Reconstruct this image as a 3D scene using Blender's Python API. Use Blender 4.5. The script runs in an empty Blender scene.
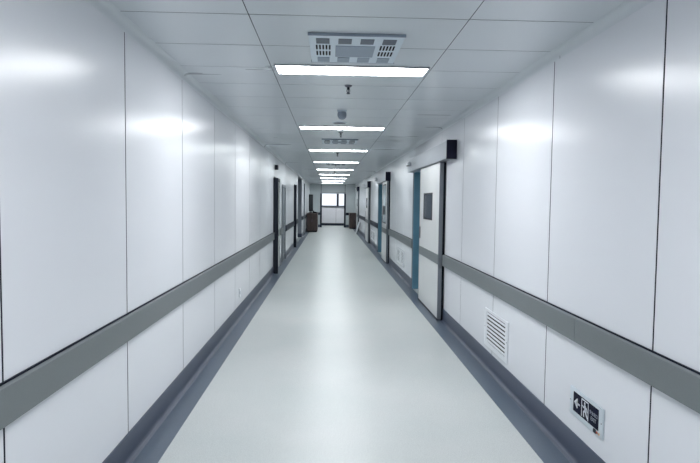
import bpy, bmesh, math
from mathutils import Vector, Matrix

scene = bpy.context.scene
COL = scene.collection
# ---------------------------------------------------------------- room measures (metres; x right, y along the corridor, z up)
XL, XR, HC = -1.1714, 1.4833, 2.5265
Y_BACK, Y_END, Y_WIN = -5.5, 32.7, 35.2
RAIL_B, RAIL_T, SKIRT = 0.718, 0.862, 0.1595

# ---------------------------------------------------------------- materials
def new_mat(name):
    m = bpy.data.materials.new(name); m.use_nodes = True
    return m, m.node_tree, m.node_tree.nodes['Principled BSDF']

def mat(name, col, rough=0.4, metal=0.0, var=0.04, scale=30.0, bump=0.0, bscale=200.0, spec=0.5, stretch=(1, 1, 1), rvar=0.0, coat=0.0):
    m, nt, b = new_mat(name)
    tc = nt.nodes.new('ShaderNodeTexCoord'); mp = nt.nodes.new('ShaderNodeMapping')
    mp.inputs['Scale'].default_value = stretch
    nt.links.new(tc.outputs['Object'], mp.inputs['Vector'])
    n = nt.nodes.new('ShaderNodeTexNoise'); n.inputs['Scale'].default_value = scale; n.inputs['Detail'].default_value = 4
    nt.links.new(mp.outputs['Vector'], n.inputs['Vector'])
    r = nt.nodes.new('ShaderNodeValToRGB')
    r.color_ramp.elements[0].position = 0.3; r.color_ramp.elements[1].position = 0.7
    r.color_ramp.elements[0].color = (*[c * (1 - var) for c in col], 1)
    r.color_ramp.elements[1].color = (*[min(1, c * (1 + var)) for c in col], 1)
    nt.links.new(n.outputs['Fac'], r.inputs['Fac']); nt.links.new(r.outputs['Color'], b.inputs['Base Color'])
    b.inputs['Roughness'].default_value = rough; b.inputs['Metallic'].default_value = metal
    b.inputs['Specular IOR Level'].default_value = spec
    b.inputs['Coat Weight'].default_value = coat; b.inputs['Coat Roughness'].default_value = 0.2
    if rvar:
        mr = nt.nodes.new('ShaderNodeMapRange')
        mr.inputs['To Min'].default_value = rough - rvar; mr.inputs['To Max'].default_value = rough + rvar
        nt.links.new(n.outputs['Fac'], mr.inputs['Value']); nt.links.new(mr.outputs['Result'], b.inputs['Roughness'])
    if bump:
        n2 = nt.nodes.new('ShaderNodeTexNoise'); n2.inputs['Scale'].default_value = bscale; n2.inputs['Detail'].default_value = 2
        nt.links.new(mp.outputs['Vector'], n2.inputs['Vector'])
        bp = nt.nodes.new('ShaderNodeBump'); bp.inputs['Strength'].default_value = bump; bp.inputs['Distance'].default_value = 0.002
        nt.links.new(n2.outputs['Fac'], bp.inputs['Height']); nt.links.new(bp.outputs['Normal'], b.inputs['Normal'])
    return m

def emit(name, col, strength):
    m, nt, b = new_mat(name)
    b.inputs['Base Color'].default_value = (*col, 1)
    b.inputs['Emission Color'].default_value = (*col, 1); b.inputs['Emission Strength'].default_value = strength
    return m

M = {}
M['wall'] = mat('coated_steel_wall', (0.74, 0.762, 0.80), 0.255, 0.0, 0.012, 2.5, 0.05, 60, 0.29, (1, 0.15, 1), 0.02)
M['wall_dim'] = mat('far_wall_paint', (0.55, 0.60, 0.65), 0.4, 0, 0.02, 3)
M['wall_end'] = mat('grey_green_wall_panel', (0.50, 0.55, 0.565), 0.4, 0, 0.015, 3)
M['joint'] = mat('dark_joint', (0.012, 0.016, 0.03), 0.7, 0, 0.1, 20, spec=0.1)
M['ceiling'] = mat('ceiling_panel_steel', (0.59, 0.63, 0.66), 0.28, 0.12, 0.015, 2.0, 0.0, 50, 0.5, (0.2, 1, 1), 0.02)
M['ceiling_joint'] = mat('ceiling_joint', (0.06, 0.07, 0.085), 0.7, 0, 0.1, 20, spec=0.1)
M['blue_vinyl'] = mat('blue_grey_vinyl', (0.085, 0.114, 0.157), 0.38, 0, 0.12, 260, 0.05, 300, 0.5)
M['skirt'] = mat('blue_grey_skirting', (0.058, 0.074, 0.112), 0.42, 0, 0.06, 200, 0.03, 300, 0.5)
M['rail'] = mat('grey_rail_vinyl', (0.148, 0.168, 0.176), 0.42, 0, 0.03, 150, 0.12, 500, 0.5)
M['dark_rail'] = mat('dark_navy_rail', (0.02, 0.026, 0.042), 0.5, 0, 0.05, 150, spec=0.15)  # darker tone for the rails further down the corridor
M['reveal'] = mat('grey_blue_reveal_panel', (0.24, 0.265, 0.31), 0.45, 0, 0.02, 5)
M['retainer'] = mat('dark_retainer', (0.012, 0.016, 0.03), 0.6, 0, 0.1, 40, spec=0.1)
M['alu'] = mat('brushed_aluminium', (0.30, 0.325, 0.36), 0.42, 0.5, 0.03, 30, 0.03, 200, 0.5, (1, 0.05, 1))
M['grey_metal'] = mat('grey_painted_steel', (0.15, 0.17, 0.195), 0.5, 0.1, 0.03, 30)
M['navy'] = mat('dark_navy_cover', (0.008, 0.009, 0.024), 0.5, 0, 0.1, 30, spec=0.15)
M['dark'] = mat('dark_frame_paint', (0.013, 0.016, 0.026), 0.5, 0, 0.1, 30, spec=0.2)
M['leaf'] = mat('white_door_laminate', (0.62, 0.64, 0.64), 0.30, 0, 0.012, 3, 0.03, 80, 0.5)
M['teal'] = mat('teal_blue_jamb', (0.13, 0.29, 0.40), 0.32, 0.1, 0.04, 6)
M['white'] = mat('white_plastic', (0.72, 0.75, 0.78), 0.35, 0, 0.02, 30)
M['unit'] = mat('pale_blue_white_steel', (0.60, 0.68, 0.74), 0.35, 0.1, 0.02, 20)
M['perf'] = mat('perforated_grey_mesh', (0.26, 0.31, 0.37), 0.5, 0.1, 0.25, 420)
M['dark_perf'] = mat('dark_perforated_mesh', (0.10, 0.12, 0.15), 0.5, 0.1, 0.25, 420)
M['black'] = mat('matt_black', (0.005, 0.006, 0.010), 0.6, 0, 0.1, 30, spec=0.1)
M['sign_black'] = mat('sign_black_acrylic', (0.004, 0.006, 0.022), 0.5, 0, 0.1, 30, spec=0.06)
M['sign_white'] = mat('sign_white_print', (0.74, 0.78, 0.84), 0.4, 0, 0.03, 60)
M['sign_grey'] = mat('sign_grey_print', (0.36, 0.39, 0.46), 0.4, 0, 0.03, 60)
M['sign_plate'] = mat('sign_plate_steel', (0.60, 0.67, 0.72), 0.32, 0.3, 0.02, 30)
M['red'] = mat('red_button', (0.45, 0.10, 0.06), 0.4)
M['orange'] = mat('orange_lamp', (0.75, 0.50, 0.30), 0.4)
M['glass_dark'] = mat('dark_tinted_glass', (0.05, 0.065, 0.085), 0.06, 0, 0.15, 6, spec=0.7)
M['glass_teal'] = mat('teal_tinted_glass', (0.42, 0.52, 0.56), 0.12, 0, 0.1, 6, spec=0.7)
M['brass'] = mat('dark_chrome', (0.14, 0.14, 0.17), 0.3, 0.6, 0.05, 50)
M['screen'] = mat('black_screen', (0.006, 0.008, 0.012), 0.45, 0, 0.1, 10, spec=0.1)
M['lamp'] = emit('light_panel', (0.97, 0.98, 1.0), 14.0)
M['lamp_far'] = emit('weaker_light_panel', (0.93, 0.985, 1.0), 10.0)
M['socket_hole'] = mat('socket_slot', (0.10, 0.11, 0.12), 0.5)

def wood_mat():
    m, nt, b = new_mat('dark_brown_wood')
    tc = nt.nodes.new('ShaderNodeTexCoord'); mp = nt.nodes.new('ShaderNodeMapping')
    mp.inputs['Scale'].default_value = (14, 14, 1.2)
    w = nt.nodes.new('ShaderNodeTexNoise'); w.inputs['Scale'].default_value = 3.0; w.inputs['Detail'].default_value = 8
    r = nt.nodes.new('ShaderNodeValToRGB')
    r.color_ramp.elements[0].position = 0.3; r.color_ramp.elements[1].position = 0.75
    r.color_ramp.elements[0].color = (0.032, 0.021, 0.02, 1); r.color_ramp.elements[1].color = (0.10, 0.066, 0.06, 1)
    nt.links.new(tc.outputs['Object'], mp.inputs['Vector']); nt.links.new(mp.outputs['Vector'], w.inputs['Vector'])
    nt.links.new(w.outputs['Fac'], r.inputs['Fac']); nt.links.new(r.outputs['Color'], b.inputs['Base Color'])
    b.inputs['Roughness'].default_value = 0.4
    return m
M['wood'] = wood_mat()

def floor_mat():
    m, nt, b = new_mat('cream_speckled_vinyl')
    tc = nt.nodes.new('ShaderNodeTexCoord')
    big = nt.nodes.new('ShaderNodeTexNoise'); big.inputs['Scale'].default_value = 1.3; big.inputs['Detail'].default_value = 3
    sp = nt.nodes.new('ShaderNodeTexVoronoi'); sp.inputs['Scale'].default_value = 110
    fine = nt.nodes.new('ShaderNodeTexNoise'); fine.inputs['Scale'].default_value = 160; fine.inputs['Detail'].default_value = 4
    for n in (big, sp, fine): nt.links.new(tc.outputs['Object'], n.inputs['Vector'])
    r1 = nt.nodes.new('ShaderNodeValToRGB')
    r1.color_ramp.elements[0].position = 0.35; r1.color_ramp.elements[1].position = 0.65
    r1.color_ramp.elements[0].color = (0.60, 0.645, 0.63, 1); r1.color_ramp.elements[1].color = (0.65, 0.68, 0.665, 1)
    nt.links.new(big.outputs['Fac'], r1.inputs['Fac'])
    r2 = nt.nodes.new('ShaderNodeValToRGB')
    r2.color_ramp.elements[0].position = 0.32; r2.color_ramp.elements[1].position = 0.68
    r2.color_ramp.elements[0].color = (0.76, 0.76, 0.78, 1); r2.color_ramp.elements[1].color = (1, 1, 1, 1)
    nt.links.new(fine.outputs['Fac'], r2.inputs['Fac'])
    mx = nt.nodes.new('ShaderNodeMix'); mx.data_type = 'RGBA'; mx.blend_type = 'MULTIPLY'; mx.inputs[0].default_value = 1
    nt.links.new(r1.outputs['Color'], mx.inputs[6]); nt.links.new(r2.outputs['Color'], mx.inputs[7])
    r3 = nt.nodes.new('ShaderNodeValToRGB')
    r3.color_ramp.elements[0].position = 0.0; r3.color_ramp.elements[1].position = 1.0
    r3.color_ramp.elements[0].color = (0.93, 0.93, 0.93, 1); r3.color_ramp.elements[1].color = (1, 1, 1, 1)
    nt.links.new(sp.outputs['Color'], r3.inputs['Fac'])
    mx2 = nt.nodes.new('ShaderNodeMix'); mx2.data_type = 'RGBA'; mx2.blend_type = 'MULTIPLY'; mx2.inputs[0].default_value = 1
    nt.links.new(mx.outputs[2], mx2.inputs[6]); nt.links.new(r3.outputs['Color'], mx2.inputs[7])
    nt.links.new(mx2.outputs[2], b.inputs['Base Color']); b.inputs['Specular IOR Level'].default_value = 0.4
    mr = nt.nodes.new('ShaderNodeMapRange'); mr.inputs['To Min'].default_value = 0.27; mr.inputs['To Max'].default_value = 0.38
    nt.links.new(big.outputs['Fac'], mr.inputs['Value']); nt.links.new(mr.outputs['Result'], b.inputs['Roughness'])
    bp = nt.nodes.new('ShaderNodeBump'); bp.inputs['Strength'].default_value = 0.06; bp.inputs['Distance'].default_value = 0.002
    nt.links.new(fine.outputs['Fac'], bp.inputs['Height']); nt.links.new(bp.outputs['Normal'], b.inputs['Normal'])
    return m
M['floor'] = floor_mat()

def pane_mat():
    m, nt, b = new_mat('clear_window_pane')
    b.inputs['Base Color'].default_value = (0.95, 0.97, 1, 1); b.inputs['Roughness'].default_value = 0.0
    b.inputs['Transmission Weight'].default_value = 1.0; b.inputs['IOR'].default_value = 1.05
    return m
M['pane'] = pane_mat()

# ---------------------------------------------------------------- mesh helpers
class MB:
    def __init__(self): self.bm = bmesh.new()
    def _take(self, t, mi):
        for f in t.faces: f.material_index = mi
        me = bpy.data.meshes.new('t'); t.to_mesh(me); t.free()
        self.bm.from_mesh(me); bpy.data.meshes.remove(me)
    def box(self, x0, x1, y0, y1, z0, z1, bev=0.0, mi=0, seg=2, rot=None):
        t = bmesh.new(); bmesh.ops.create_cube(t, size=1)
        c = Vector(((x0 + x1) / 2, (y0 + y1) / 2, (z0 + z1) / 2))
        for v in t.verts: v.co = Vector((v.co.x * (x1 - x0), v.co.y * (y1 - y0), v.co.z * (z1 - z0)))
        if bev: bmesh.ops.bevel(t, geom=t.edges[:], offset=bev, segments=seg, affect='EDGES', profile=0.5)
        if rot is not None: bmesh.ops.transform(t, matrix=rot.to_4x4(), verts=t.verts[:])
        for v in t.verts: v.co += c
        self._take(t, mi); return self
    def lathe(self, prof, c=(0, 0, 0), axis='Z', n=24, mi=0):
        t = bmesh.new(); rings = []
        for r, h in prof:
            ring = []
            for k in range(n):
                a = 2 * math.pi * k / n
                p = Vector((r * math.cos(a), r * math.sin(a), h))
                if axis == 'X': p = Vector((p.z, p.x, p.y))
                ring.append(t.verts.new(p + Vector(c)))
            rings.append(ring)
        for a, b in zip(rings, rings[1:]):
            for k in range(n): t.faces.new((a[k], a[(k + 1) % n], b[(k + 1) % n], b[k]))
        t.faces.new(rings[0][::-1]); t.faces.new(rings[-1])
        bmesh.ops.recalc_face_normals(t, faces=t.faces[:])
        self._take(t, mi); return self
    def prism(self, pts, y0, y1, mi=0):            # profile in x,z swept along y
        t = bmesh.new()
        a = [t.verts.new((x, y0, z)) for x, z in pts]; b = [t.verts.new((x, y1, z)) for x, z in pts]
        n = len(pts)
        for k in range(n): t.faces.new((a[k], a[(k + 1) % n], b[(k + 1) % n], b[k]))
        t.faces.new(a[::-1]); t.faces.new(b)
        bmesh.ops.recalc_face_normals(t, faces=t.faces[:])
        self._take(t, mi); return self
    def slab(self, pts, x0, x1, mi=0):             # outline in y,z with a thickness along x
        t = bmesh.new()
        a = [t.verts.new((x0, y, z)) for y, z in pts]; b = [t.verts.new((x1, y, z)) for y, z in pts]
        n = len(pts)
        for k in range(n): t.faces.new((a[k], a[(k + 1) % n], b[(k + 1) % n], b[k]))
        t.faces.new(a[::-1]); t.faces.new(b)
        bmesh.ops.triangulate(t, faces=[f for f in t.faces if len(f.verts) > 4])
        bmesh.ops.recalc_face_normals(t, faces=t.faces[:])
        self._take(t, mi); return self
    def tube(self, pts, rad, n=8, mi=0):
        for p, q in zip(pts, pts[1:]):
            p, q = Vector(p), Vector(q); d = q - p
            t = bmesh.new(); bmesh.ops.create_cone(t, cap_ends=True, segments=n, radius1=rad, radius2=rad, depth=d.length)
            rot = d.to_track_quat('Z', 'Y').to_matrix().to_4x4()
            bmesh.ops.transform(t, matrix=Matrix.Translation((p + q) / 2) @ rot, verts=t.verts[:])
            self._take(t, mi)
        return self
    def build(self, name, mats, parent=None, smooth=False, origin=None):
        me = bpy.data.meshes.new(name)
        if origin is not None: bmesh.ops.translate(self.bm, vec=-Vector(origin), verts=self.bm.verts[:])
        self.bm.to_mesh(me); self.bm.free()
        for m in (mats if isinstance(mats, (list, tuple)) else [mats]): me.materials.append(m)
        if smooth:
            for p in me.polygons: p.use_smooth = True
            me.set_sharp_from_angle(angle=math.radians(35))
        o = bpy.data.objects.new(name, me); COL.objects.link(o)
        if origin is not None: o.location = origin
        if parent is not None: o.parent = parent
        return o

def tag(o, label, cat, group=None, kind=None):
    o['label'] = label; o['category'] = cat
    if group: o['group'] = group
    if kind: o['kind'] = kind
    return o

def empty(name, loc):
    o = bpy.data.objects.new(name, None); COL.objects.link(o); o.location = loc; o.empty_display_size = 0.1
    return o

def copy_tree(o, parent=None):
    c = o.copy(); COL.objects.link(c)
    if parent is not None: c.parent = parent
    for ch in list(o.children): copy_tree(ch, c)
    return c

# ---------------------------------------------------------------- floor, borders
f = MB().box(-4.2, 4.2, Y_BACK - 0.2, Y_WIN + 0.3, -0.1, 0.0).build('floor', M['floor'])
tag(f, 'cream speckled vinyl floor running down the corridor', 'floor', kind='structure')
t = MB().box(XL, -0.9845, Y_BACK, Y_END, 0.0, 0.002).build('trim_1', M['blue_vinyl'])
tag(t, 'blue grey vinyl border on the floor along the left wall', 'floor border', kind='structure')
t = MB().box(1.2832, XR, Y_BACK, Y_END, 0.0, 0.002).build('trim_2', M['blue_vinyl'])
tag(t, 'blue grey vinyl border on the floor along the right wall', 'floor border', kind='structure')

# ---------------------------------------------------------------- ceiling with real joints
def spans(a, b, cuts):
    c = sorted(x for x in cuts if a < x < b); e = [a] + c + [b]
    return list(zip(e, e[1:]))
cb = MB(); G = 0.0045
cb.box(XL - 0.13, XR + 0.13, Y_BACK - 0.1, Y_END + 0.1, HC + 0.0012, HC + 0.05, mi=1)
ycuts = [3.0736 + 0.6 * k for k in range(-16, 60)]
for x0, x1 in spans(XL, XR, [-0.4448, 0.7479]):
    for y0, y1 in spans(Y_BACK, Y_END, ycuts):
        cb.box(x0 + G * 0.6, x1 - G * 0.6, y0 + G, y1 - G, HC, HC + 0.02)
c = cb.build('ceiling', [M['ceiling'], M['ceiling_joint']])
tag(c, 'satin grey metal panel ceiling with straight dark joints', 'ceiling', kind='structure')

# ---------------------------------------------------------------- side walls
OPEN_R = [(7.968, 9.817, 2.087), (14.668, 16.937, 2.087), (21.168, 22.537, 2.087), (28.268, 29.537, 2.087)]
OPEN_L = [(11.85, 13.15, 2.0), (13.85, 14.8, 1.88), (18.45, 19.4, 2.04), (20.6, 23.5, 2.46), (25.5, 26.5, 2.3)]
def side_wall(side, cuts, opens):
    X = XL if side < 0 else XR
    mb = MB(); g = 0.0065
    xb = sorted((X + side * 0.0016, X + side * 0.13)); xp = sorted((X, X + side * 0.014))
    edges = sorted([o[0] for o in opens] + [o[1] for o in opens])
    def zlow(y):
        for a, b, z in opens:
            if a < y < b: return z
        return 0.0
    for y0, y1 in spans(Y_BACK, Y_END, edges):
        mb.box(xb[0], xb[1], y0, y1, zlow((y0 + y1) / 2), HC + 0.05, mi=1)
    for y0, y1 in spans(Y_BACK, Y_END, list(cuts) + edges):
        a = g if y0 in cuts else 0.0; b = g if y1 in cuts else 0.0
        mb.box(xp[0], xp[1], y0 + a, y1 - b, zlow((y0 + y1) / 2), HC, bev=0.0006, seg=1)
    return mb
w = side_wall(-1, [3.2738 + 1.2411 * k for k in range(-6, 24)], OPEN_L).build('wall_left', [M['wall'], M['joint']])
tag(w, 'white glossy steel panel wall along the left side of the corridor', 'wall', kind='structure')
w = side_wall(1, [2.4785 + 1.2453 * k for k in range(-6, 24)], OPEN_R).build('wall_right', [M['wall'], M['joint']])
tag(w, 'white glossy steel panel wall along the right side of the corridor', 'wall', kind='structure')

for side, X, nm, lab in ((-1, XL, 'trim_4', 'left'), (1, XR, 'trim_5', 'right')):
    rr = 0.05; pts = [(X - side * rr * (1 - math.cos(a * math.pi / 16)), HC - 0.002 - rr * (1 - math.sin(a * math.pi / 16))) for a in range(9)] + [(X - side * rr, HC + 0.001), (X, HC + 0.001)]
    o = MB().prism(pts, Y_BACK, Y_END).build(nm, M['ceiling'], smooth=True)
    tag(o, 'slim curved cove where the %s wall meets the ceiling' % lab, 'cove trim', kind='structure')

# rooms behind the open doors and the branch corridor: plain shells (back, two sides, lid)
def shell(side, y0, y1, depth, zt, m, label):
    X = XL if side < 0 else XR
    a = X + side * 0.13; b = a + side * depth
    lo, hi = sorted((a, b))
    mb = MB()
    mb.box(*sorted((b, b + side * 0.05)), y0 - 0.05, y1 + 0.05, 0, zt)
    mb.box(lo, hi, y0 - 0.05, y0, 0, zt); mb.box(lo, hi, y1, y1 + 0.05, 0, zt)
    mb.box(lo, hi, y0 - 0.05, y1 + 0.05, zt, zt + 0.05)
    return tag(mb.build('wall_room', m), label, 'wall', kind='structure')
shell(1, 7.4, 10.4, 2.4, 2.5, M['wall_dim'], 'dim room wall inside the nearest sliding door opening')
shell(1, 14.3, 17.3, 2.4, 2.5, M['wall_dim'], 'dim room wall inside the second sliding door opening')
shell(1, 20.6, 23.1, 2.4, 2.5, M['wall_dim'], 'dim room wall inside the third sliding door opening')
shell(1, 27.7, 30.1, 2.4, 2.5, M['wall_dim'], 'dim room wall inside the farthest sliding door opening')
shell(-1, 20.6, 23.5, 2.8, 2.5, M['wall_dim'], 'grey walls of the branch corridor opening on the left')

mb = MB()
mb.box(XL - 0.135, XL + 0.001, 23.46, 23.502, 0, 2.46, 0.002).box(XL - 0.135, XL + 0.001, 20.598, 20.64, 0, 2.46, 0.002).box(XL - 0.135, XL + 0.001, 20.64, 23.46, 2.42, 2.462, 0.002)
mb.box(XL - 2.9, XL - 0.135, 23.47, 23.505, 0, 2.46)
tag(mb.build('trim_3', M['reveal']), 'grey blue lining around the branch corridor opening on the left', 'opening trim', kind='structure')
mb = MB().box(XL - 2.9, XL + 0.004, 23.445, 23.462, 0.002, SKIRT, 0.003)
tag(mb.build('baseboard_branch', M['skirt']), 'dark skirting inside the branch corridor on the left', 'skirting', kind='structure')
# ---------------------------------------------------------------- end of the corridor
DX0, DX1, DZ = -0.485, 0.87, 1.99            # end doorway
mb = MB()
q = 0.012
mb.box(XL - 0.13, DX0, Y_END + 0.01, Y_END + 0.14, 0, HC + 0.05, mi=1); mb.box(DX1, XR + 0.13, Y_END + 0.01, Y_END + 0.14, 0, HC + 0.05, mi=1)
mb.box(DX0, DX1, Y_END + 0.01, Y_END + 0.14, DZ, HC + 0.05, mi=1)
mb.box(XL, DX0 - 0.02 - q, Y_END, Y_END + 0.012, 0, HC, 0.001, seg=1); mb.box(DX1 + 0.02 + q, XR, Y_END, Y_END + 0.012, 0, HC, 0.001, seg=1)
mb.box(DX0 - 0.02 + q, DX1 + 0.02 - q, Y_END, Y_END + 0.012, DZ, HC, 0.001, seg=1)
tag(mb.build('wall_end', [M['wall_end'], M['joint']]), 'pale panelled end wall around the far doorway', 'wall', kind='structure')
d = empty('door_6', (0.27, Y_END, 0))
tag(d, 'dark framed open doorway at the far end of the corridor', 'doorway', kind='structure')
def child_at(mb, name, m, par, smooth=False):
    o = mb.build(name, m, None, smooth, origin=par.matrix_world.translation if par.parent is None and False else None)
    o.parent = par; o.matrix_parent_inverse = Matrix.Translation(-Vector(root_loc(par)))
    return o
def root_loc(p):
    v = Vector((0, 0, 0)); q = p
    while q is not None:
        v += q.location + (q.matrix_parent_inverse.translation if q.parent is not None else Vector((0, 0, 0))); q = q.parent
    return v
for xa, xb in ((DX0 - 0.07, DX0 + 0.03), (DX1 - 0.03, DX1 + 0.07)):
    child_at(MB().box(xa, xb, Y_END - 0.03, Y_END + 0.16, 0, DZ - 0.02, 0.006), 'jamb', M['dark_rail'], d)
child_at(MB().box(DX0 - 0.07, DX1 + 0.07, Y_END - 0.03, Y_END + 0.16, DZ - 0.02, DZ + 0.04, 0.006), 'lintel', M['alu'], d)

# window wall behind the doorway, in its cross corridor
WX0, WX1, WZ0, WZ1 = -0.55, 1.20, 1.19, 2.08
mb = MB()
mb.box(-4.2, WX0, Y_WIN, Y_WIN + 0.12, 0, 2.6); mb.box(WX1, 4.2, Y_WIN, Y_WIN + 0.12, 0, 2.6)
mb.box(WX0, 0.394, Y_WIN, Y_WIN + 0.12, 0, WZ0); mb.box(0.406, WX1, Y_WIN, Y_WIN + 0.12, 0, WZ0)
mb.box(WX0, WX1, Y_WIN, Y_WIN + 0.12, WZ1, 2.6)
mb.box(-4.2, 4.2, Y_WIN + 0.121, Y_WIN + 0.16, 0, WZ0, mi=1)
tag(mb.build('wall_window', [M['wall'], M['joint']]), 'pale wall below and beside the bright window beyond the far doorway', 'wall', kind='structure')
mb = MB()
mb.box(-4.25, -4.2, Y_END, Y_WIN + 0.12, 0, 2.6); mb.box(4.2, 4.25, Y_END, Y_WIN + 0.12, 0, 2.6)
mb.box(-4.25, 4.25, Y_END + 0.14, Y_WIN + 0.12, 2.55, 2.6)
mb.box(-4.25, XL - 0.13, Y_END, Y_END + 0.14, 0, 2.6); mb.box(XR + 0.13, 4.25, Y_END, Y_END + 0.14, 0, 2.6)
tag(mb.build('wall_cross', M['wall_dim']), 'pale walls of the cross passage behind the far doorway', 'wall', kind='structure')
w = empty('window_1', ((WX0 + WX1) / 2, Y_WIN, WZ0))
tag(w, 'bright white two pane window seen through the far doorway', 'window', kind='structure')
mb = MB()
for a in ((WX0, WX1, WZ0, WZ0 + 0.06), (WX0, WX1, WZ1 - 0.05, WZ1), (WX0, WX0 + 0.05, WZ0, WZ1), (WX1 - 0.05, WX1, WZ0, WZ1)):
    mb.box(a[0], a[1], Y_WIN + 0.02, Y_WIN + 0.10, a[2], a[3], 0.004)
child_at(mb, 'window_frame', M['dark'], w)
child_at(MB().box(0.435, 0.565, Y_WIN + 0.015, Y_WIN + 0.10, WZ0 + 0.05, WZ1 - 0.04, 0.004), 'mullion', M['dark'], w)
child_at(MB().box(WX0 - 0.02, WX1 + 0.02, Y_WIN - 0.05, Y_WIN + 0.03, WZ0 - 0.045, WZ0 + 0.005, 0.004), 'sill', M['grey_metal'], w)
child_at(MB().box(WX0 + 0.05, 0.435, Y_WIN + 0.055, Y_WIN + 0.061, WZ0 + 0.05, WZ1 - 0.04), 'pane', M['pane'], w)
child_at(MB().box(0.565, WX1 - 0.05, Y_WIN + 0.055, Y_WIN + 0.061, WZ0 + 0.05, WZ1 - 0.04), 'pane', M['pane'], w)
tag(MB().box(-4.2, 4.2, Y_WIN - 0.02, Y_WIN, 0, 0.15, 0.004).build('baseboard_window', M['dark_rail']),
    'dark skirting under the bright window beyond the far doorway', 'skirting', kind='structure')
mb = MB().box(XL - 0.13, XR + 0.13, Y_BACK - 0.15, Y_BACK, 0, HC + 0.05)
tag(mb.build('wall_back', M['wall']), 'plain pale wall closing the corridor behind the camera', 'wall', kind='structure')

# ---------------------------------------------------------------- skirting (coved) and crash rails
def cut_spans(a, b, holes):
    out = []; y = a
    for h0, h1 in sorted(holes):
        if h0 > y: out.append((y, h0))
        y = max(y, h1)
    if y < b: out.append((y, b))
    return out
def skirt_profile(side):
    X = XL if side < 0 else XR
    r = 0.026; pts = [(X, SKIRT), (X - side * 0.006, SKIRT - 0.002), (X - side * 0.008, SKIRT - 0.010)]
    for k in range(0, 7):
        a = k / 6 * math.pi / 2
        pts.append((X - side * (0.008 + r * (1 - math.cos(a))), 0.005 + r * (1 - math.sin(a))))
    pts += [(X - side * 0.038, 0.002), (X, 0.002)]
    return pts
HOLE_R = [(8.0, 9.86), (14.7, 16.99), (21.2, 22.58), (28.3, 29.58)]
HOLE_L = [(11.7, 13.2), (13.78, 14.87), (18.36, 19.45), (20.55, 23.55), (25.38, 26.57)]
for side, holes, nm in ((-1, HOLE_L, 'left'), (1, HOLE_R, 'right')):
    mb = MB()
    for y0, y1 in cut_spans(Y_BACK, Y_END, holes): mb.prism(skirt_profile(side), y0, y1)
    tag(mb.build('baseboard_' + nm, M['skirt'], smooth=True), 'blue grey coved vinyl skirting at the foot of the %s wall' % nm, 'skirting', kind='structure')
mb = MB().box(XL + 0.06, DX0 - 0.07, Y_END - 0.012, Y_END, 0.002, SKIRT, 0.003).box(DX1 + 0.07, XR - 0.06, Y_END - 0.012, Y_END, 0.002, SKIRT, 0.003)
tag(mb.build('baseboard_end', M['skirt']), 'blue grey skirting at the foot of the far end wall', 'skirting', kind='structure')

def rail(side, y0, y1, label, m='rail'):
    X = XL if side < 0 else XR
    s = -side
    root = empty('crash_rail', (X, (y0 + y1) / 2, RAIL_B)); tag(root, label, 'wall rail', 'crash rails on the walls')
    D = 0.032
    pts = [(X + s * 0.008, RAIL_B), (X + s * (D - 0.006), RAIL_B), (X + s * (D - 0.0015), RAIL_B + 0.0025), (X + s * D, RAIL_B + 0.009),
           (X + s * D, RAIL_T - 0.010), (X + s * (D - 0.002), RAIL_T - 0.003), (X + s * (D - 0.008), RAIL_T), (X + s * 0.008, RAIL_T)]
    child_at(MB().prism(pts, y0, y1), 'bumper', M[m], root, True)
    child_at(MB().box(*sorted((X, X + s * 0.0085)), y0, y1, RAIL_B + 0.006, RAIL_T + 0.007), 'retainer', M['retainer'], root)
    return root
rail(-1, Y_BACK + 0.01, 11.69, 'long grey crash rail on left wall, nearest, ending at the first dark door frame')
rail(-1, 13.21, 13.77, 'short piece of grey crash rail between the first two left doors')
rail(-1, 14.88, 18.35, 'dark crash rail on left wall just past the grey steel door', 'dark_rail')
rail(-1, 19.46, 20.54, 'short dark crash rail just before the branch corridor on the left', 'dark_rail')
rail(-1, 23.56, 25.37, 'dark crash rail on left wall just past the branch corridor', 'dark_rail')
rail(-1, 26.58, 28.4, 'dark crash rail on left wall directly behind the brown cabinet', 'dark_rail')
rail(1, Y_BACK + 0.01, 3.218, 'nearest grey crash rail on right wall, above the exit sign')
rail(1, 3.222, 7.115, 'grey crash rail on right wall above the louvred grille, up to the nearest sliding door')
rail(1, 9.87, 13.735, 'grey crash rail on right wall between first and second sliding doors')
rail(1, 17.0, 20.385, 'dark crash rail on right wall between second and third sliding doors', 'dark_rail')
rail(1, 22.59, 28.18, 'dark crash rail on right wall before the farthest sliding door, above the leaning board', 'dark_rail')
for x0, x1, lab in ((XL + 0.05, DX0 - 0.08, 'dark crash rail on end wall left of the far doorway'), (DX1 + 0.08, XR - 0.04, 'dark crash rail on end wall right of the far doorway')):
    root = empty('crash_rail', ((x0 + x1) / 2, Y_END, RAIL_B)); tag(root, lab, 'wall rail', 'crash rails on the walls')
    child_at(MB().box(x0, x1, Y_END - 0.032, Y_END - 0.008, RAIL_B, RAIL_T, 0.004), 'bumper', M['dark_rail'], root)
    child_at(MB().box(x0, x1, Y_END - 0.0085, Y_END, RAIL_B + 0.006, RAIL_T + 0.007), 'retainer', M['retainer'], root)

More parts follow.
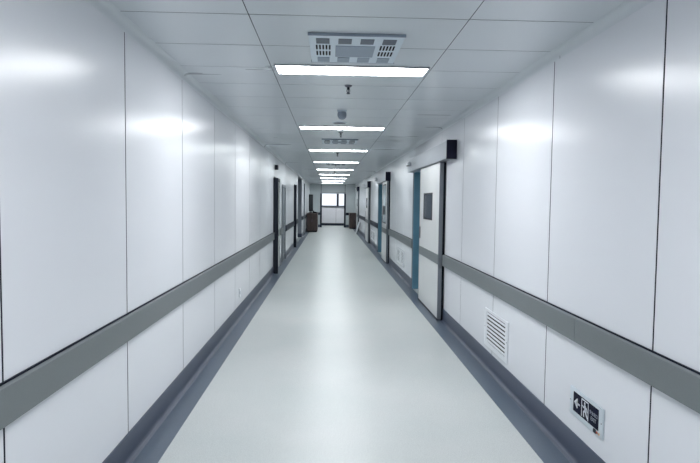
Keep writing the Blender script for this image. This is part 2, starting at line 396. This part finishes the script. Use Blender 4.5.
# ---------------------------------------------------------------- right-hand sliding doors
def sliding_door(n, h0, h1, l0, l1, o0, o1, glass, label, win=None, wz=(1.285, 1.665)):
    X = XR; root = empty('door_%d' % n, (X, l0, 0)); tag(root, label, 'door', kind='structure')
    xf, xk = X - 0.079, X - 0.032                      # leaf front and back
    zt = 2.05
    # header track cover with dark end caps
    hd = child_at(MB().box(X - 0.118, X - 0.001, h0 + 0.012, h1, zt, 2.262, 0.006), 'header', M['alu'], root)
    child_at(MB().box(X - 0.124, X - 0.001, h0 - 0.006, h0 + 0.012, zt - 0.008, 2.268, 0.003), 'end_cap', M['navy'], hd)
    child_at(MB().box(X - 0.116, X - 0.001, h1, h1 + 0.012, zt, 2.262, 0.003), 'end_cap', M['navy'], hd)
    # leaf
    lf = child_at(MB().box(xf, xk, l0 + 0.03, l1 - 0.02, 0.028, zt - 0.004, 0.003), 'leaf', M['leaf'], root)
    child_at(MB().box(xf - 0.001, xk, l0, l0 + 0.03, 0.02, zt - 0.004, 0.003), 'edge_strip', M['grey_metal'], lf)
    child_at(MB().box(xf - 0.001, xk, l1 - 0.02, l1, 0.02, zt - 0.004, 0.003), 'edge_strip', M['alu'], lf)
    child_at(MB().box(xf - 0.001, xk, l0 + 0.03, l1 - 0.02, 0.006, 0.028, 0.002), 'bottom_seal', M['dark'], lf)
    child_at(MB().box(xk, X - 0.002, l0 + 0.004, l0 + 0.04, 0.006, zt - 0.004, 0.002), 'seal_gap_shade', M['black'], lf)  # black fill: rubber seal plus the shadow in the gap behind the leaf
    child_at(MB().box(xf - 0.004, xf + 0.001, l0 + 0.031, l1 - 0.021, RAIL_B + 0.014, RAIL_T - 0.004, 0.0015), 'bumper_band', M['rail'], lf)
    # vision window
    w0, w1 = win if win else (l0 + 0.50, l0 + 1.17)
    wf = MB(); z0, z1, q = wz[0], wz[1], 0.028
    wf.box(xf - 0.005, xf + 0.002, w0, w1, z0, z0 + q, 0.0015); wf.box(xf - 0.005, xf + 0.002, w0, w1, z1 - q, z1, 0.0015)
    wf.box(xf - 0.005, xf + 0.002, w0, w0 + q * 1.6, z0 + q, z1 - q, 0.0015); wf.box(xf - 0.005, xf + 0.002, w1 - q * 1.6, w1, z0 + q, z1 - q, 0.0015)
    child_at(wf, 'window_frame', M['dark'], lf)
    child_at(MB().box(xf - 0.002, xf + 0.002, w0 + q, w1 - q, z0 + q, z1 - q), 'window_pane', M[glass], lf)
    if n == 2: child_at(MB().box(xf - 0.02, xf, 14.28, 14.62, 1.20, 1.42, 0.004), 'lock_box', M['dark'], lf)
    # pull handle close to the leading edge
    hb = MB().box(xf - 0.012, xf, l1 - 0.11, l1 - 0.05, 0.98, 1.16, 0.004)
    child_at(hb, 'handle', M['brass'], lf)
    # jamb linings: teal inside, grey casing at the far side
    j = MB()
    j.box(X - 0.01, X + 0.135, o1, o1 + 0.035, 0.003, 2.05, 0.002); j.box(X - 0.004, X + 0.135, o0 - 0.03, o0, 0.003, 2.05, 0.002)
    j.box(X + 0.0, X + 0.135, o0, o1, 2.052, 2.085, 0.002)
    child_at(j, 'jamb', M['teal'], root)
    child_at(MB().box(X - 0.02, X - 0.0005, o1 + 0.035, o1 + 0.085, 0.003, 2.05, 0.003), 'casing', M['grey_metal'], root)
    # floor guide
    child_at(MB().box(X - 0.07, X - 0.04, l1 - 0.10, l1 - 0.04, 0.002, 0.012, 0.002), 'floor_guide', M['grey_metal'], root)
    # opening sensor on the far end of the header
    sb = child_at(MB().box(X - 0.165, X - 0.118, h1 - 0.34, h1 - 0.14, 2.15, 2.215, 0.018, seg=4), 'sensor', M['white'], root, True)
    child_at(MB().box(X - 0.168, X - 0.150, h1 - 0.31, h1 - 0.17, 2.146, 2.166, 0.006), 'sensor_lens', M['black'], sb)
    return root
sliding_door(1, 6.55, 9.86, 7.13, 8.70, 8.0, 9.78, 'glass_dark', 'nearest white sliding door with dark vision window, half open over a teal jamb', (7.63, 8.33))
sliding_door(2, 13.70, 16.6, 13.75, 15.0, 14.7, 16.9, 'glass_teal', 'second white sliding door on the right wall, tall pale glass in its leaf, teal jamb', (13.95, 14.8), (0.98, 1.98))
sliding_door(3, 20.36, 22.6, 20.40, 21.9, 21.2, 22.5, 'glass_dark', 'third white sliding door along the right wall')
sliding_door(4, 28.12, 29.6, 28.2, 29.0, 28.3, 29.5, 'glass_dark', 'farthest sliding door on the right wall, by the brown cupboard', (28.45, 28.8))

# ---------------------------------------------------------------- left-hand doors
def left_door(n, y0, y1, zt, proj, m_jamb, m_leaf, label, band, far='leaf'):
    X = XL; root = empty('door_%d' % n, (X, y0, 0)); tag(root, label, 'door', kind='structure')
    child_at(MB().box(X + 0.0, X + proj, y0 - 0.10, y0 - 0.0, 0.003, zt, 0.004), 'casing', M[m_jamb], root)
    child_at(MB().box(X + 0.0, X + 0.012, y1, y1 + 0.05, 0.003, zt, 0.003), 'casing', M[far], root)
    child_at(MB().box(X + 0.0, X + min(proj, 0.014), y0, y1, zt - 0.04, zt + 0.03, 0.004), 'lintel', M[m_jamb], root)
    lf = child_at(MB().box(X - 0.05, X - 0.004, y0 + 0.004, y1 - 0.004, 0.008, zt - 0.042, 0.003), 'leaf', M[m_leaf], root)
    if band:
        child_at(MB().box(X - 0.005, X + 0.010, y0 + 0.02, y1 - 0.02, RAIL_B, RAIL_T, 0.003), 'bumper_band', M['rail'], lf)
    hb = MB().tube([(X - 0.006, y0 + 0.12, 1.02), (X + 0.04, y0 + 0.12, 1.02), (X + 0.04, y0 + 0.24, 1.02)], 0.009)
    hb.box(X - 0.006, X + 0.003, y0 + 0.09, y0 + 0.15, 0.93, 1.08, 0.002)
    child_at(hb, 'handle', M['alu'], lf)
    return root
left_door(5, 11.80, 13.15, 2.0, 0.10, 'dark', 'leaf', 'first door on the left wall, white leaf behind a deep dark frame', True)
left_door(7, 13.86, 14.80, 1.90, 0.018, 'grey_metal', 'grey_metal', 'plain grey steel door on the left wall, second along', False, 'grey_metal')
left_door(8, 18.46, 19.40, 2.04, 0.085, 'dark', 'leaf', 'third left door with dark frame, just before the branch corridor', True)
left_door(9, 25.5, 26.5, 2.3, 0.045, 'grey_metal', 'leaf', 'last door on the left wall, between the branch corridor and the brown cabinet', True)
o = empty('wall_signal_lamp', (XL, 12.05, 2.235))
tag(o, 'small dark lamp box sticking out high on left wall above the first dark door frame', 'signal lamp')
child_at(MB().box(XL + 0.003, XL + 0.065, 11.97, 12.14, 2.19, 2.285, 0.005), 'housing', M['dark'], o)
child_at(MB().box(XL, XL + 0.004, 11.95, 12.16, 2.18, 2.295, 0.001), 'back_plate', M['grey_metal'], o)

# ---------------------------------------------------------------- ceiling lights
def light_panel():
    root = empty('ceiling_light', (0, 0, 0))
    W, D = 0.570, 0.140
    fr = MB(); q = 0.010
    fr.box(-W, W, -D, -D + q, -0.012, 0, 0.002); fr.box(-W, W, D - q, D, -0.012, 0, 0.002)
    fr.box(-W, -W + q, -D + q, D - q, -0.012, 0, 0.002); fr.box(W - q, W, -D + q, D - q, -0.012, 0, 0.002)
    fr.build('frame', M['alu'], root)
    MB().box(-W + q, W - q, -D + q, D - q, -0.009, -0.003).build('diffuser', M['lamp'], root)
    return root
proto = light_panel(); far_mesh = None
ORD = ['nearest in view', 'second nearest', 'third nearest', 'fourth nearest', 'fifth nearest', 'sixth nearest', 'third from the far end', 'second from the far end', 'farthest, by the end wall']
for k in range(-2, 9):
    o = proto if k == -2 else copy_tree(proto)
    o.location = (0.156, 4.296 + 3.338 * k, HC)
    if k < 0: lab = ['lit white ceiling light panel farther behind the camera', 'lit white ceiling light panel just behind the camera'][k + 2]
    elif k == 0: lab = 'largest lit white ceiling light panel, just beyond the perforated ceiling unit'
    else: lab = 'lit white ceiling light panel, ' + ORD[k] + ' along the corridor'
    if k >= 2:
        dif = [c for c in o.children if c.name.startswith('diffuser')][0]
        if far_mesh is None:
            far_mesh = dif.data.copy(); far_mesh.materials.clear(); far_mesh.materials.append(M['lamp_far'])
        dif.data = far_mesh
    tag(o, lab, 'ceiling light', 'lit ceiling light panels down the corridor')

o = copy_tree(proto); o.location = (0.27, 34.05, 2.55)  # unseen extra light, added to brighten the wall under the window
tag(o, 'added unseen light panel brightening the cross passage behind the far doorway', 'ceiling light', 'lit ceiling light panels down the corridor')

# ---------------------------------------------------------------- ceiling air units
def air_unit():
    root = empty('ceiling_air_unit', (0, 0, 0))
    A = 0.288; B = 0.32
    MB().box(-A, A, -B, B, -0.017, 0, 0.003).build('housing', M['unit'], root)
    for yb in (-B, B): MB().box(-A - 0.004, A + 0.004, yb - 0.005, yb + 0.005, -0.018, 0, 0.002).build('edge_trim', M['perf'], root)
    for r, yc in enumerate((-0.212, 0.231)):
        for k in range(4):
            xc = -0.204 + 0.136 * k
            g = MB().box(xc - 0.041, xc + 0.041, yc - (0.052, 0.06)[r], yc + (0.052, 0.06)[r], -0.0205, -0.016, 0.001)
            g.build('grille', M['dark_perf'] if r == 0 else M['perf'], root)  # far row looks paler at its angle; that brightness is put into the colour
    MB().box(-0.125, 0.125, -0.112, 0.146, -0.0215, -0.016, 0.002).build('centre_panel', M['perf'], root)
    for sx in (-1, 1):
        for r in range(2):
            sl = MB()
            for k in range(5):
                xc = sx * 0.203 + (k - 2) * 0.0205
                y0 = (-0.122, 0.02)[r]
                sl.box(xc - 0.0055, xc + 0.0055, y0, y0 + 0.095, -0.020, -0.0165, 0.001)
            sl.build('louvre_slots', M['black'], root)
    return root
proto = air_unit()
for k, lab in enumerate(['nearest perforated white ceiling air unit, right before the first light panel', 'second perforated ceiling air unit, between the second and third light panels',
                         'third perforated ceiling air unit, past the fourth light panel', 'fourth perforated ceiling air unit, past the sixth light panel']):
    o = proto if k == 0 else copy_tree(proto)
    o.location = (0.152, [3.69, 9.33, 15.1, 22.2][k], HC); tag(o, lab, 'air unit', 'perforated ceiling air units')

# ---------------------------------------------------------------- sprinklers, detector, speaker
def sprinkler():
    root = empty('ceiling_sprinkler', (0, 0, 0))
    MB().lathe([(0.034, 0), (0.034, -0.004), (0.022, -0.014), (0.018, -0.016)]).build('escutcheon', M['brass'], root, True)
    MB().lathe([(0.011, -0.014), (0.013, -0.03), (0.009, -0.036)], n=12).tube([(-0.011, 0, -0.034), (-0.013, 0, -0.05), (-0.003, 0, -0.066)], 0.003, 6).tube([(0.011, 0, -0.034), (0.013, 0, -0.05), (0.003, 0, -0.066)], 0.003, 6).build('body', M['dark'], root, True)
    MB().lathe([(0.004, -0.034), (0.004, -0.062)], n=8).build('bulb', M['navy'], root, True)
    MB().lathe([(0.005, -0.064), (0.017, -0.068), (0.017, -0.071), (0.004, -0.074)], n=16).build('deflector', M['dark'], root, True)
    return root
proto = sprinkler()
SL = ['nearest dark pendant sprinkler, hanging just past the first ceiling light', 'second dark pendant sprinkler, just past the second ceiling light', 'third dark pendant sprinkler, just past the third ceiling light',
      'fourth dark pendant sprinkler, just past the fourth ceiling light', 'fifth dark pendant sprinkler, just past the fifth ceiling light']
for k, y in enumerate((4.87, 8.15, 11.6, 14.85, 18.3)):
    o = proto if k == 0 else copy_tree(proto)
    o.location = (0.15, y, HC); tag(o, SL[k], 'sprinkler', 'pendant sprinklers along the ceiling')
o = empty('smoke_detector', (0.125, 6.2, HC)); tag(o, 'round grey dome smoke detector on ceiling between the first two light panels', 'smoke detector')
MB().lathe([(0.055, 0), (0.055, -0.012), (0.048, -0.016)]).build('base', M['unit'], o, True)
MB().lathe([(0.040, -0.014), (0.049, -0.032), (0.051, -0.050), (0.047, -0.070), (0.036, -0.087), (0.020, -0.097), (0.006, -0.10)]).build('sensing_head', M['perf'], o, True)
o = empty('ceiling_speaker', (0.113, 7.14, HC)); tag(o, 'flat round grey speaker on ceiling just before the second light panel', 'speaker')
MB().lathe([(0.095, 0), (0.095, -0.004), (0.085, -0.009), (0.080, -0.009)], n=32).build('rim', M['unit'], o, True)
MB().lathe([(0.081, -0.004), (0.078, -0.011), (0.04, -0.014), (0.002, -0.0145)], n=32).build('grille', M['dark_perf'], o, True)

# ---------------------------------------------------------------- wall things, right
def louvre_grille(y0, y1, z0, z1, label, cells=1, nsl=8):
    X = XR; root = empty('return_air_grille', (X, (y0 + y1) / 2, z0)); tag(root, label, 'air grille', 'louvred air grilles low on the right wall')
    q = 0.05
    fr = MB()
    fr.box(X - 0.010, X, y0, y1, z0, z0 + q * 0.8, 0.002); fr.box(X - 0.010, X, y0, y1, z1 - q * 0.55, z1, 0.002)
    fr.box(X - 0.010, X, y0, y0 + q * 1.3, z0 + q * 0.8, z1 - q * 0.55, 0.002); fr.box(X - 0.010, X, y1 - q * 1.3, y1, z0 + q * 0.8, z1 - q * 0.55, 0.002)
    if cells == 2: fr.box(X - 0.010, X, (y0 + y1) / 2 - 0.09, (y0 + y1) / 2 + 0.09, z0 + q * 0.8, z1 - q * 0.55, 0.002)
    child_at(fr, 'frame', M['white'], root)
    child_at(MB().box(X - 0.0015, X - 0.0003, y0 + q, y1 - q, z0 + q * 0.6, z1 - q * 0.4), 'dark_opening', M['black'], root)
    sl = MB(); a, b = z0 + q * 0.8, z1 - q * 0.55
    rot = Matrix.Rotation(math.radians(14), 3, 'Y')
    for k in range(nsl):
        zc = a + (k + 0.5) * (b - a) / nsl
        sl.box(X - 0.0075, X - 0.0045, y0 + q, y1 - q, zc - 0.0095, zc + 0.0095, 0.001, rot=rot)
    child_at(sl, 'louvres', M['white'], root)
    for yy in (y0 + 0.02, y1 - 0.02):
        child_at(MB().lathe([(0.006, -0.0095), (0.006, -0.0115), (0.003, -0.0125)], (X, yy, (z0 + z1) / 2), 'X', 10), 'screw', M['brass'], root)
    return root
louvre_grille(4.51, 5.19, 0.205, 0.553, 'nearest white louvred air grille low on right wall, left of the exit sign')
louvre_grille(11.0, 12.1, 0.24, 0.55, 'double louvred air grille low on right wall, between first and second sliding doors', 2)
louvre_grille(18.2, 19.9, 0.22, 0.55, 'double louvred air grille low on right wall, between second and third sliding doors', 2)

# exit sign: plate, black panel, arrow, running figure in a doorway, two text lines
SX, SY0, SY1, SZ0, SZ1 = XR, 2.89, 3.30, 0.268, 0.436
sg = empty('exit_sign', (SX, (SY0 + SY1) / 2, SZ0)); tag(sg, 'black emergency exit sign in steel plate with arrow and running figure, low on right wall', 'exit sign')
child_at(MB().box(SX - 0.010, SX, SY0, SY1, SZ0, SZ1, 0.003), 'plate', M['sign_plate'], sg)
PY0, PY1, PZ0, PZ1 = 2.935, 3.248, 0.300, 0.416
pan = child_at(MB().box(SX - 0.0115, SX - 0.009, PY0, PY1, PZ0, PZ1, 0.0008), 'panel', M['sign_black'], sg)
xa, xb = SX - 0.0125, SX - 0.0113
PW, PH = PY1 - PY0, PZ1 - PZ0
def P(u, v): return (PY1 - u * PW, PZ0 + v * PH)           # u from the viewer's left (far end), v up; both 0..1
def poly(mb, pts): mb.slab([P(u, v) for u, v in pts], xa, xb)
mb = MB()
poly(mb, [(0.045, 0.50), (0.165, 0.76), (0.195, 0.70), (0.125, 0.545), (0.275, 0.545), (0.275, 0.455), (0.125, 0.455), (0.195, 0.30), (0.165, 0.24)])
child_at(mb, 'arrow', M['sign_white'], pan)
mb = MB()                                                    # door outline
for a in ((0.345, 0.365, 0.06, 0.94), (0.605, 0.625, 0.06, 0.94), (0.345, 0.625, 0.90, 0.96)):
    poly(mb, [(a[0], a[2]), (a[1], a[2]), (a[1], a[3]), (a[0], a[3])])
child_at(mb, 'door_outline', M['sign_white'], pan)
mb = MB()                                                    # running figure
hc_, hr = (0.475, 0.785), 0.075
poly(mb, [(hc_[0] + hr * PH / PW * math.cos(t * math.pi / 7), hc_[1] + hr * math.sin(t * math.pi / 7)) for t in range(14)])
def limb(mb, pts, w):
    for (u0, v0), (u1, v1) in zip(pts, pts[1:]):
        dy, dz = (u1 - u0) * PW, (v1 - v0) * PH; L = math.hypot(dy, dz); ny, nz = -dz / L * w / 2, dy / L * w / 2
        ex, ez = dy / L * w * 0.3, dz / L * w * 0.3
        q = [(u0 * PW - ex + ny, v0 * PH - ez + nz), (u1 * PW + ex + ny, v1 * PH + ez + nz), (u1 * PW + ex - ny, v1 * PH + ez - nz), (u0 * PW - ex - ny, v0 * PH - ez - nz)]
        poly(mb, [(a / PW, b / PH) for a, b in q])
limb(mb, [(0.487, 0.66), (0.50, 0.43)], 0.019)
limb(mb, [(0.485, 0.65), (0.425, 0.56), (0.395, 0.62)], 0.009)
limb(mb, [(0.49, 0.65), (0.555, 0.58), (0.575, 0.44)], 0.009)
limb(mb, [(0.495, 0.44), (0.435, 0.34), (0.445, 0.13)], 0.012)
limb(mb, [(0.505, 0.44), (0.545, 0.27), (0.59, 0.16)], 0.012)
child_at(mb, 'running_figure', M['sign_white'], pan)
def text_mesh(body, size, u, v, name, m):
    cu = bpy.data.curves.new('txt', 'FONT'); cu.body = body; cu.size = size; cu.align_x = 'CENTER'; cu.align_y = 'CENTER'; cu.extrude = 0.0006; cu.resolution_u = 3
    ob = bpy.data.objects.new('txt', cu); COL.objects.link(ob); bpy.context.view_layer.update()
    me = bpy.data.meshes.new_from_object(ob.evaluated_get(bpy.context.evaluated_depsgraph_get()))
    bpy.data.objects.remove(ob)
    y, z = P(u, v)
    Rm = Matrix(((0, 0, -1), (-1, 0, 0), (0, 1, 0))).to_4x4()      # text x -> -y, text y -> z, normal -> -x
    me.transform(Matrix.Translation((SX - 0.0118, y, z)) @ Rm)
    me.materials.clear(); me.materials.append(m)
    o = bpy.data.objects.new(name, me); COL.objects.link(o); o.parent = pan; o.matrix_parent_inverse = Matrix.Translation(-root_loc(pan))
    return o
text_mesh('安全出口', 0.024, 0.82, 0.60, 'lettering', M['sign_grey'])
text_mesh('EXIT', 0.031, 0.82, 0.33, 'lettering', M['sign_grey'])
b = MB().box(SX - 0.014, SX - 0.0095, 2.960, 2.990, 0.274, 0.296, 0.002); child_at(b, 'test_button', M['dark'], sg)
b = MB().lathe([(0.007, -0.009), (0.007, -0.013), (0.004, -0.0145)], (SX, 2.948, 0.286), 'X', 12); child_at(b, 'indicator_lamp', M['red'], sg, True)
b = MB().lathe([(0.008, -0.009), (0.008, -0.013), (0.004, -0.0145)], (SX, 2.925, 0.286), 'X', 12); child_at(b, 'indicator_lamp', M['orange'], sg, True)
for yy in (SY0 + 0.015, SY1 - 0.010):
    child_at(MB().lathe([(0.004, -0.009), (0.004, -0.0112), (0.002, -0.012)], (SX, yy, 0.352), 'X', 10), 'screw', M['brass'], sg)

# ---------------------------------------------------------------- wall things, left
s = empty('wall_socket', (XL, 7.33, 0.32)); tag(s, 'small white socket plate low on left wall panel above the skirting', 'socket')
child_at(MB().box(XL, XL + 0.009, 7.287, 7.373, 0.262, 0.378, 0.003), 'plate', M['white'], s)
child_at(MB().box(XL + 0.0085, XL + 0.0105, 7.31, 7.35, 0.30, 0.345, 0.0008), 'socket_face', M['perf'], s)

# ---------------------------------------------------------------- furniture at the far end
def cabinet(name, x0, x1, y0, y1, h, label, nd):
    root = empty(name, ((x0 + x1) / 2, y0, 0)); tag(root, label, 'cabinet')
    child_at(MB().box(x0, x1, y0 + 0.02, y1, 0.06, h - 0.03, 0.004), 'body', M['wood'], root)
    child_at(MB().box(x0 + 0.02, x1 - 0.02, y0 + 0.05, y1 - 0.02, 0.002, 0.062), 'plinth', M['dark'], root)
    child_at(MB().box(x0 - 0.004, x1 + 0.015, y0 - 0.015, y1, h - 0.03, h, 0.005), 'top', M['wood'], root)
    wd = (x1 - x0) / nd
    for k in range(nd):
        dr = child_at(MB().box(x0 + k * wd + 0.004, x0 + (k + 1) * wd - 0.004, y0, y0 + 0.02, 0.07, h - 0.04, 0.003), 'door', M['wood'], root)
        xh = x0 + (k + (0.85 if k % 2 == 0 else 0.15)) * wd
        child_at(MB().box(xh - 0.006, xh + 0.006, y0 - 0.02, y0, h * 0.55, h * 0.55 + 0.12, 0.003), 'handle', M['brass'], dr)
    return root
cabinet('cabinet', -1.11, -0.60, 27.5, 29.4, 0.93, 'dark brown wooden cabinet standing against left wall near the end', 2)
cabinet('cabinet', 1.10, 1.46, 31.0, 32.05, 0.89, 'dark brown wooden cupboard in the right corner beside the far doorway', 1)
m = empty('display_monitor', (-0.96, 28.75, 0.93)); tag(m, 'tall black upright screen on stand, on top of the left brown cabinet', 'screen')
child_at(MB().lathe([(0.13, 0.93), (0.13, 0.945), (0.04, 0.96)], (-0.96, 28.75, 0)), 'stand_base', M['black'], m, True)
child_at(MB().box(-0.975, -0.945, 28.735, 28.765, 0.95, 1.25, 0.004), 'stand_post', M['black'], m)
sc_rot = Matrix.Rotation(math.radians(72), 3, 'Z')
child_at(MB().box(-0.96 - 0.26, -0.96 + 0.26, 28.75 - 0.02, 28.75 + 0.02, 1.00, 1.86, 0.008, rot=sc_rot), 'casing', M['black'], m)
child_at(MB().box(-0.935 - 0.24, -0.935 + 0.24, 28.742 - 0.003, 28.742 + 0.003, 1.03, 1.83, rot=sc_rot), 'screen', M['screen'], m)
ph = empty('desk_telephone', (-0.72, 27.9, 0.93)); tag(ph, 'low black telephone lying on top of left brown cabinet, right of screen', 'telephone')
child_at(MB().prism([(-0.83, 0.93), (-0.60, 0.93), (-0.60, 0.97), (-0.83, 1.02)], 27.8, 28.02), 'base', M['black'], ph)
child_at(MB().box(-0.84, -0.775, 27.80, 28.02, 1.02, 1.055, 0.012), 'handset', M['black'], ph, True)

# white board leaning on the right wall
lb = empty('leaning_board', (1.28, 27.0, 0)); tag(lb, 'white board leaning against right wall on the floor, before the far cupboard', 'board')
ang = math.radians(17)
ux, uz = math.sin(ang), math.cos(ang)
def Q(a, b): return (1.235 + a * ux + b * uz, 0.003 + a * uz + (0.03 - b) * 0 + (-b + 0.03) * ux)
pr = [Q(0, 0.03), Q(0, 0), Q(0.58, 0), Q(0.58, 0.03)]
child_at(MB().prism(pr, 26.2, 26.9), 'panel', M['white'], lb)
pr = [Q(0.01, 0.05), Q(0.01, 0.028), Q(0.575, 0.028), Q(0.575, 0.05)]
for ya in (26.22, 26.82): child_at(MB().prism(pr, ya, ya + 0.06), 'back_rail', M['dark'], lb)

# ---------------------------------------------------------------- world, camera, view
wd = bpy.data.worlds.new('world'); scene.world = wd; wd.use_nodes = True
bg = wd.node_tree.nodes['Background']; bg.inputs['Color'].default_value = (0.86, 0.93, 1.0, 1); bg.inputs['Strength'].default_value = 0.42

f_px, yaw, pitch, roll, H = 560.0, 0.03672861, -0.05388024, 0.01197561, 1.53362
cy, sy, cp, sp, cr, sr = math.cos(yaw), math.sin(yaw), math.cos(pitch), math.sin(pitch), math.cos(roll), math.sin(roll)
fw = Vector((sy * cp, cy * cp, sp)); rt = Vector((cy, -sy, 0)); up = rt.cross(fw)
r2 = cr * rt + sr * up; u2 = -sr * rt + cr * up
cam = bpy.data.cameras.new('camera'); co = bpy.data.objects.new('camera', cam); COL.objects.link(co)
cam.sensor_width = 36.0; cam.lens = f_px * 36.0 / 700.0; cam.clip_start = 0.05; cam.clip_end = 200
mw = Matrix((( r2.x, u2.x, -fw.x, 0), (r2.y, u2.y, -fw.y, 0), (r2.z, u2.z, -fw.z, H), (0, 0, 0, 1)))
co.matrix_world = mw
scene.camera = co
scene.cycles.sample_clamp_indirect = 4.0
scene.cycles.caustics_reflective = False
scene.cycles.blur_glossy = 0.5
vs = scene.view_settings
vs.view_transform = 'Standard'; vs.look = 'None'; vs.gamma = 1.0; vs.use_curve_mapping = False
vs.exposure = 1.62
